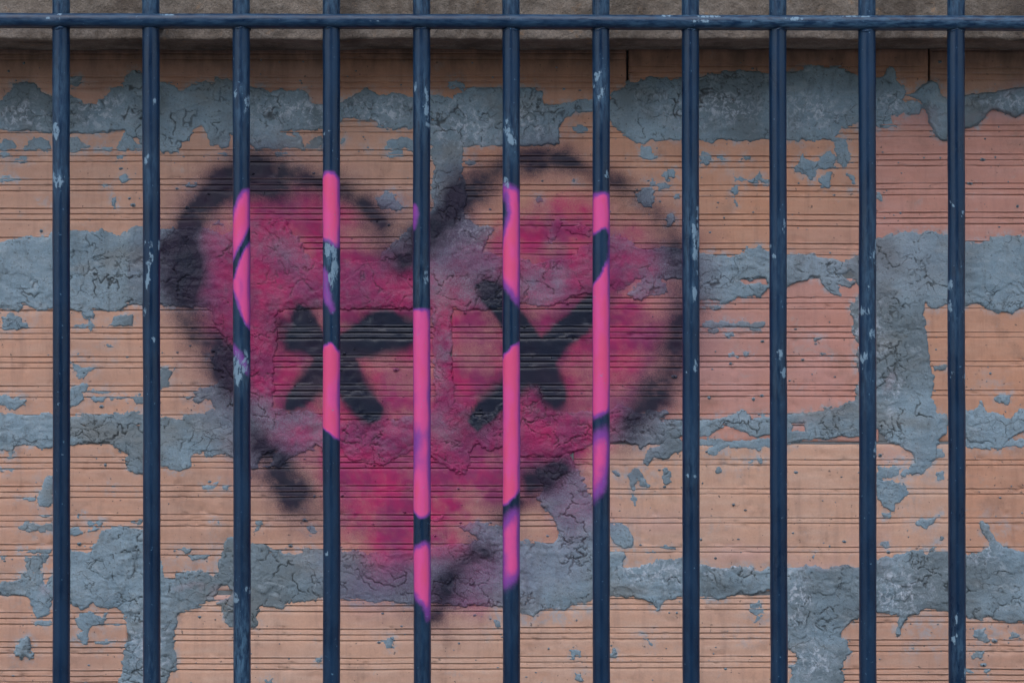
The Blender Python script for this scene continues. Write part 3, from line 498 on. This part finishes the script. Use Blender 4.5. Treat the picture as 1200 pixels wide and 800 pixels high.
# the bed over the lowest course in view, with the upright joints running into it
SM.append(dict(poly=[(-120,682),(0,682),(20,680),(25,672),(32,668),(28,655),(27,650),(55,651),(53,662),(48,668),(52,673),(53,682),(70,660),(82,645),(105,645),(112,637),(118,626),(130,618),(140,617),(176,620),(186,650),(190,676),(205,681),(208,671),(220,670),(240,670),(250,675),(258,668),(257,655),(262,640),(268,628),(285,626),(296,636),(318,643),(330,649),(345,648),(358,643),(388,644),(420,644),(430,650),(460,648),(495,643),(505,642),(525,638),(545,640),(562,632),(545,622),(538,617),(570,612),(598,614),(608,634),(640,636),(655,632),(655,622),(650,612),(640,597),(630,585),(635,570),(625,560),(628,548),(645,540),(665,535),(677,545),(687,568),(695,600),(712,646),(722,645),(732,650),(730,662),(740,664),(760,658),(780,655),(808,656),(845,665),(860,663),(875,662),(890,667),(912,665),(940,663),(955,664),(975,665),(1012,662),(1030,655),(1050,650),(1055,647),(1080,645),(1108,648),(1132,648),(1150,647),(1158,640),(1152,625),(1150,612),(1155,615),(1165,630),(1175,640),(1185,643),(1200,647),(1300,650),
  (1300,728),(1200,728),(1180,730),(1165,728),(1158,722),(1150,729),(1142,728),(1132,722),(1118,714),(1085,715),(1065,720),(1058,725),(1054,744),(1050,742),(1056,720),(1030,715),(1012,720),(1005,725),(990,733),(985,745),(993,752),(997,760),(990,775),(988,800),(990,880),(922,880),(925,800),(930,790),(925,780),(934,775),(932,765),(920,758),(915,735),(920,700),(900,690),(880,695),(868,692),(865,695),(850,700),(808,699),(797,700),(780,705),(772,712),(760,705),(740,700),(704,698),(680,705),(660,713),(640,715),(625,722),(610,715),(590,712),(540,708),(495,708),(484,706),(455,703),(440,705),(420,705),(388,702),(370,704),(355,703),(342,707),(330,713),(306,712),(303,722),(302,736),(285,735),(265,730),(260,710),(250,706),(235,708),(225,712),(212,718),(207,724),(206,745),(205,765),(207,783),(200,790),(195,800),(190,880),(136,880),(138,800),(143,780),(147,755),(157,750),(150,740),(146,718),(140,714),(125,712),(108,708),(98,716),(92,712),(82,704),(70,700),(60,704),(58,718),(50,725),(42,722),(38,710),(35,697),(20,695),(10,697),(0,695),(-120,698)],
  holes=[[(252,699),(256,688),(266,685),(272,693),(270,702),(258,703)],[(430,645),(455,644),(455,649),(432,649)]], thick=2.6, rag=3.8, edge=1.5))
for s in SM: smear(**s)
for i, (p, t) in enumerate(small): smear(p, t * .7, rag=4.2, crack=.35, lump=.8, cell=14, seed=100 + i * 3, edge=1.6, step=.9)
# ------------------------------------------------------------------ lay the bricks
for top, bot, row in COURSES:
    for (x0, x1, first, style, tint, sh, sl) in row:
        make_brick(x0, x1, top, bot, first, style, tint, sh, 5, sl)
# crumbs: little spatters of mortar that nobody would count
def crumbs():
    V, Q, UV = [], [], []
    for i in range(880):
        u = rng.uniform(-20, 1220); v = rng.uniform(70, 810); r = rng.choice([.7, .9, 1.2, 1.7, 2.4], p=[.3, .3, .22, .12, .06])
        k = 7; b = len(V); el = rng.uniform(.8, 1.8)
        for ring, (rr, hh) in enumerate(((1.0, -.4), (.75, .5), (.3, .8))):
            for j in range(k):
                a = 2 * math.pi * j / k; q = r * rr * rng.uniform(.75, 1.25)
                V.append((wx(u + q * el * math.cos(a)), -(hh * r * .8 + .1) * .001, wz(v + q * math.sin(a)))); UV.append((u, v))
        for ring in range(2):
            for j in range(k): a = b + ring * k; Q.append((a + j, a + k + j, a + k + (j + 1) % k, a + (j + 1) % k))
        Q.append((b + 14, b + 15, b + 17, b + 19))
    Q = [tuple(reversed(q)) for q in Q]
    me = np_mesh('mortar_crumbs', np.array(V), np.array(Q)); UV = np.array(UV); pk, dk, bl, vi = wall_paint(UV[:, 0], UV[:, 1]); z = np.zeros(len(UV))
    put_attr(me, 'paint', pk, dk, bl, vi); put_attr(me, 'stain_tone', z + .3, z, z, z + .25)
    o = link('mortar_crumbs', me, M_MORTAR, wall); o['kind'] = 'stuff'
crumbs()

# ------------------------------------------------------------------ concrete lintel overhanging the wall
def lintel():
    sl = (DIST + YL) / DIST
    zb = CZ + (400 - 46.5) * .001 * sl; z1 = zb + .34
    xs = np.arange(-.95, .951, .004); prof = []     # (y, z) from the back of the soffit round to the top
    back, front = YW + .10, YL
    ys = list(np.linspace(back, front + .006, 330)) + [front + .0045, front + .003]
    for y in ys: prof.append((y, zb, 0))
    prof += [(front + .0015, zb + .0003, 1), (front + .0003, zb + .0015, 1), (front, zb + .003, 1), (front, zb + .0045, 1)]
    for z in np.arange(zb + .0065, zb + .075, .003): prof.append((front, z, 1))
    for z in np.linspace(zb + .09, z1, 8): prof.append((front, z, 1))
    prof += [(front + .01, z1 + .005, 1), (back, z1 + .005, 1)]
    P = np.array(prof); nr = len(P)
    X = np.tile(xs, (nr, 1)); Y = np.repeat(P[:, 0:1], len(xs), 1); Z = np.repeat(P[:, 1:2], len(xs), 1); f = P[:, 2:3]
    # board marks along the soffit
    saw = ((Y - front) * 1000 / 24.0 + .02 * fbm(X * 3, Y * 0, 12, 2)); fr = saw - np.floor(saw)
    Z = Z - np.where(f == 0, .0026 * np.where(fr < .10, -1.0, .9 * fr * (_hash(np.floor(saw), saw * 0, 3) + .3)) + .0009 * fbm(X * 5, Y * 160, 5, 3), 0) * sstep(0, .01, Y - front)
    Y = Y - np.where(f == 1, .0018 * fbm(X * 30, Z * 30, 7, 4) + .0008 * fbm(X * 110, Z * 110, 8, 2), 0)
    Z = Z + .0012 * fbm(X * 18, Y * 0 + 3, 9, 4) * (np.abs(Z - zb) < .012)
    me = np_mesh('concrete_lintel', np.stack([X, Y, Z], -1).reshape(-1, 3), grid_quads(nr, len(xs))[:, ::-1])
    return tag(link('concrete_lintel', me, M_CONC), 'stained brown grey concrete lintel overhanging the top of the brick wall', 'lintel', kind='thing')
lintel()

# ------------------------------------------------------------------ the blue grille
grille = empty('window_grille', (0, 0, wz(1056)))
tag(grille, 'dark blue steel grille of round upright bars with pink spray on the middle ones', 'grille', kind='thing')
GZ = wz(1056)
BX = [(-138,-138),(-33,-33),(71.8,72),(177,178),(282.6,283.8),(388.3,388.6),(494,494.8),(599,599.5),(704.2,704.8),(809,810),(911.3,913),(1016,1017.2),(1120.2,1121.8),(1225,1227),(1330,1332)]
PAINT = {   # index in BX -> [(outline, softness, strength)], in millimetres across the bars' plane
 4: [([(272,262),(276,245),(285,226),(300,218),(300,262),(291,275),(284,290),(276,303),(270,312)],6,.95),([(300,268),(291,282),(283,300),(276,312),(272,322),(273,338),(280,358),(288,378),(300,396)],4,1.0),([(268,398),(276,402),(288,418),(297,436),(297,446),(287,436),(278,420),(268,410)],4,.42)],
 5: [([(372,210),(382,204),(392,204),(405,214),(405,288),(396,290),(386,283),(372,281)],6,1.0),([(372,316),(381,312),(386,325),(388,345),(394,362),(390,368),(380,352),(372,340)],5,.5),([(372,415),(380,407),(387,402),(395,408),(405,418),(405,520),(396,515),(386,506),(372,497)],3,1.08)],
 6: [([(478,240),(488,240),(490,252),(486,268),(478,272)],5,.62),([(478,363),(510,362),(510,596),(503,602),(494,606),(486,600),(478,590)],4,.97),([(478,646),(488,640),(500,636),(510,640),(510,716),(504,724),(496,706),(478,690)],9,.95)],
 7: [([(583,224),(590,218),(615,222),(615,366),(608,358),(598,342),(588,328),(583,320)],9,1.0),([(583,425),(590,417),(600,407),(615,398),(615,570),(604,580),(594,588),(583,596)],4,1.02),([(583,622),(592,612),(604,600),(615,594),(615,668),(583,690)],16,.95)],
 8: [([(688,230),(720,226),(720,480),(704,485),(688,492)],7,1.02),([(688,518),(700,510),(720,498),(720,520),(712,545),(702,572),(688,588)],18,.92)],
}
NAVY = {4: [([(270,318),(278,300),(286,284),(293,268),(296,276),(288,290),(281,306),(274,326)],3)], 6: [([(478,512),(492,500),(498,510),(490,545),(478,565)],16)],
        8: [([(690,282),(700,272),(708,268),(713,276),(712,302),(706,318),(697,330),(688,338)],4)], 7: [([(583,246),(592,230),(596,250),(590,270),(583,290)],10)]}
CHIPS = [(66,150,4,9),(70,212,9,10),(66,158,5,8),(182,118,3,8),(173,188,4,7),(178,300,3,20),(174,325,3,18),(171,282,2,10),(186,292,2,12),(171,366,2,9),(180,398,3,4),(290,122,4,14),(276,108,3,7),(279,432,7,26),(288,425,4,20),(277,700,5,6),(380,155,2.6,6),(379,171,2.5,2.5),(386,150,3,1.5),
         (388,295,8,12),(393,315,5,18),(389,330,4,16),(486,103,2.6,10),(501,128,3,30),(500,325,3,10),(594,150,4,14),(600,165,5,10),(592,214,6,8),(697,96,4,10),(706,108,4,12),(701,118,3,5),(700,88,4,4),(712,205,3,4),(812,268,4,6),(814,290,4,24),(813,342,2.6,12),(817,280,2,50),(815,428,3,9),(804,433,2,4),
         (905,300,2.6,6),(918,265,3,10),(903,290,2,4),(914,415,3,6),(917,435,3,6),(909,516,2,4),(1025,285,2.5,8),(1017,307,2.6,6),(1018,338,2,4),(1016,365,3,8),(1022,392,4,8),(1009,425,3,12),(1012,415,4,6),(1025,525,2,14),(1018,357,2,3),(1024,300,2,14),(1009,365,3,8),(1114,240,3,3),(1127,251,2,3),(1113,335,3,9),(1112,360,3,14),(1129,362,2,5),(1130,440,2,12),(1118,722,2.2,9),(1117,748,2,12),(1121,757,2,3),(1129,785,3,9),(1127,792,2.4,4),(1114,440,3,4),
         (290,690,3,4),(75,530,2,3),(382,650,2,4),(500,770,2,2),(805,510,2,2),(815,560,2,4),(806,558,3,3),(917,605,2,3),(71,473,2,2),(59,24,3,2.4),(70,18,6,2.5)]
WEAR = [(70,120,14,70,.5),(70,205,14,26,.8),(176,200,14,40,.4),(284,760,14,70,1.0),(284,120,14,60,.5),(284,430,12,30,.7),(388,310,12,40,.9),(494,120,14,60,.5),(494,330,12,40,.4),(599,160,14,40,.6),(704,110,14,40,.7),(809,290,12,80,.7),(914,300,14,60,.35),(1020,330,12,100,.55),(1018,430,12,60,.5),(1118,350,12,70,.4),(912,440,10,60,.3),(809,540,12,60,.3),(704,600,12,40,.2),(1122,760,10,50,.5),(178,790,10,60,.3),(494,780,10,60,.25)]
def bar_fields(i, u, v):
    pk = np.zeros(u.shape); w = 1.2 * fbm(u / 5, v / 5, 200 + i, 3)
    for pts, soft, s in PAINT.get(i, []): pk = np.maximum(pk, s * sstep(-soft, soft, poly_sdf(u, v, pts) + w))
    for pts, soft in NAVY.get(i, []): pk = pk * (1 - (.5 if i == 6 else .95) * sstep(-soft, soft * .6, poly_sdf(u, v, pts) + w))
    pk = pk * np.clip(.90 + .24 * fbm(u / 14, v / 42, 300 + i, 3), 0, 1.08)
    ch = np.zeros(u.shape); wu = u + 2.2 * fbm(u / 3.5, v / 7, 400 + i, 3); wv = v + 4 * fbm(u / 4, v / 9, 410 + i, 3)
    for cx, cy, rx, ry in CHIPS:
        if abs(cx - np.mean(u)) < 25 or cy < 30: ch = np.maximum(ch, np.clip(1.25 - np.hypot((wu - cx) / rx, (wv - cy) / ry), 0, 1))
    we = np.full(u.shape, .0) + .12 * np.clip(fbm(u / 30, v / 60, 500 + i, 3), 0, 1)
    for cx, cy, rx, ry, s in WEAR:
        if abs(cx - np.mean(u)) < 25: we = np.maximum(we, s * np.clip(1.3 - np.hypot((u - cx) / rx, (v - cy) / ry), 0, 1))
    we = np.maximum(we, .6 * sstep(30, 8, v))           # paler above the rail
    return np.clip(pk, 0, 1.1), we, ch * (1 - .35 * (pk > .6))
def make_bar(i, xt, xb):
    R = 10.2; seg = 28; seen = 2 <= i <= 12
    vv = np.concatenate([np.arange(-260, -10, 40), np.arange(-10, 815, 2.0 if seen else 40), np.arange(815, 1020, 40), [1022]])
    a = np.arange(seg) * 2 * math.pi / seg
    Vv, Aa = np.meshgrid(vv, a, indexing='ij')
    cx = xt + (xb - xt) * (Vv - 40) / 760 + .25 * fbm(Vv / 130, Vv * 0 + i, 600 + i, 2)
    r = R * (1 + .012 * fbm(Vv / 40, Aa * 2, 610 + i, 2) + .006 * fbm(Vv / 6, Aa * 5, 620 + i, 2))
    u = cx + r * np.sin(Aa); yd = -r * np.cos(Aa)
    X = (u - 600) * .001; Z = CZ + (400 - Vv) * .001 - GZ
    n = len(vv); idx = np.arange(n * seg).reshape(n, seg); nxt = np.roll(idx, -1, 1)
    q = np.stack([idx[:-1], idx[1:], nxt[1:], nxt[:-1]], -1).reshape(-1, 4)
    me = np_mesh('bar', np.stack([X, yd * .001, Z], -1).reshape(-1, 3), q)
    pk, we, ch = bar_fields(i, u, Vv); face = sstep(-.15, .35, np.cos(Aa))
    put_attr(me, 'paint', (pk * face * (1 - .42 * sstep(.62, .98, np.abs(np.sin(Aa) + .15)))).ravel(), we.ravel(), (ch * (np.cos(Aa) > -.2)).ravel(), np.ones(n * seg))
    return link('bar', me, M_BAR, grille)
for i, (xt, xb) in enumerate(BX): make_bar(i, xt, xb)
def make_rail(y_left, y_right, front=-14.5, depth=27.0, hh=8.2, seen=True):
    # a square bar with rounded arrises, running across the front of the uprights
    rc = 7.2; cs = []
    for (sy, sz, a0) in ((1, 1, 0), (-1, 1, 90), (-1, -1, 180), (1, -1, 270)):
        for k in range(7):
            a = math.radians(a0 + k * 15); cs.append((front + depth / 2 + sy * (depth / 2 - rc) + rc * math.cos(a), sz * (hh - rc) + rc * math.sin(a)))
    cs = np.array(cs); us = np.arange(-160, 1361, 4.0); n, k = len(us), len(cs)
    U = np.repeat(us[:, None], k, 1); yc = y_left + (y_right - y_left) * U / 1200 + .35 * fbm(U / 160, U * 0 + 2, 700, 3)
    wob = .3 * fbm(U / 12, np.tile(np.arange(k), (n, 1)) * .4, 701, 3)
    Y = (np.tile(cs[:, 0], (n, 1)) - wob) * .001; V = yc - np.tile(cs[:, 1], (n, 1)) * (1 + .02 * wob); X = (U - 600) * .001; Z = CZ + (400 - V) * .001 - GZ
    idx = np.arange(n * k).reshape(n, k); nx_ = np.roll(idx, -1, 1)
    q = np.stack([idx[:-1], nx_[:-1], nx_[1:], idx[1:]], -1).reshape(-1, 4)
    me = np_mesh('rail', np.stack([X, Y, Z], -1).reshape(-1, 3), q)
    u, v = U.ravel(), V.ravel(); top = sstep(20, 17, v - (yc.ravel() - 26)) if seen else np.zeros_like(u)
    ch = np.zeros_like(u)
    if seen:
        for cx, cy, rx, ry in ((58,23,2.8,2.2),(71,18,5,2.2),(73,23,1.2,5),(780,20,8,2),(830,21,20,1.6),(930,24,14,2.6),(1000,21,30,1.2),(440,26,10,1),(200,19,12,1),(820,27,14,2)): ch = np.maximum(ch, np.clip(1.35 - np.hypot((u - cx) / rx, (v - cy) / ry), 0, 1))
    put_attr(me, 'paint', u * 0, np.clip(.3 + .5 * top + .35 * sstep(650, 900, u), 0, 1), ch, u * 0 + 1)
    return link('rail', me, M_RAIL, grille)
make_rail(24.6, 28.0)
make_rail(980, 980, seen=False)
def weld(px, py):
    seg, ring = 22, ((-1.5, 9.4), (0, 10.6), (1.0, 10.7), (2.0, 10.3), (3.2, 9.2))
    a = np.arange(seg) * 2 * math.pi / seg; V = []
    for dv, rr in ring:
        rad = rr + 1.1 * fbm(a * 2 + px, a * 0 + dv * .3, 800, 2); V.append(np.stack([(px + rad * np.sin(a) - 600) * .001, -rad * np.cos(a) * .001, CZ + (400 - py - dv + 1.6 * fbm(a * 2 + px, a * 0, 801, 2)) * .001 - GZ], -1))
    i_ = np.arange(len(ring) * seg).reshape(len(ring), seg); n_ = np.roll(i_, -1, 1)
    me = np_mesh('weld', np.concatenate(V), np.stack([i_[:-1], i_[1:], n_[1:], n_[:-1]], -1).reshape(-1, 4)); z = np.zeros(len(ring) * seg)
    put_attr(me, 'paint', z, z + .2, z, z + 1); link('weld', me, M_BAR, grille)
for (xt, xb) in BX[2:13]: weld(xt, 24.6 + 3.4 * xt / 1200 + 7.6)
# short stays that tie the rail to the lintel, hidden behind two uprights
for px in (177, 913): box('stay', (px - 606) * .001, (px - 594) * .001, .0085, YL + .03, CZ + .379 - GZ - .006, CZ + .379 - GZ + .006, M_RAIL, grille)
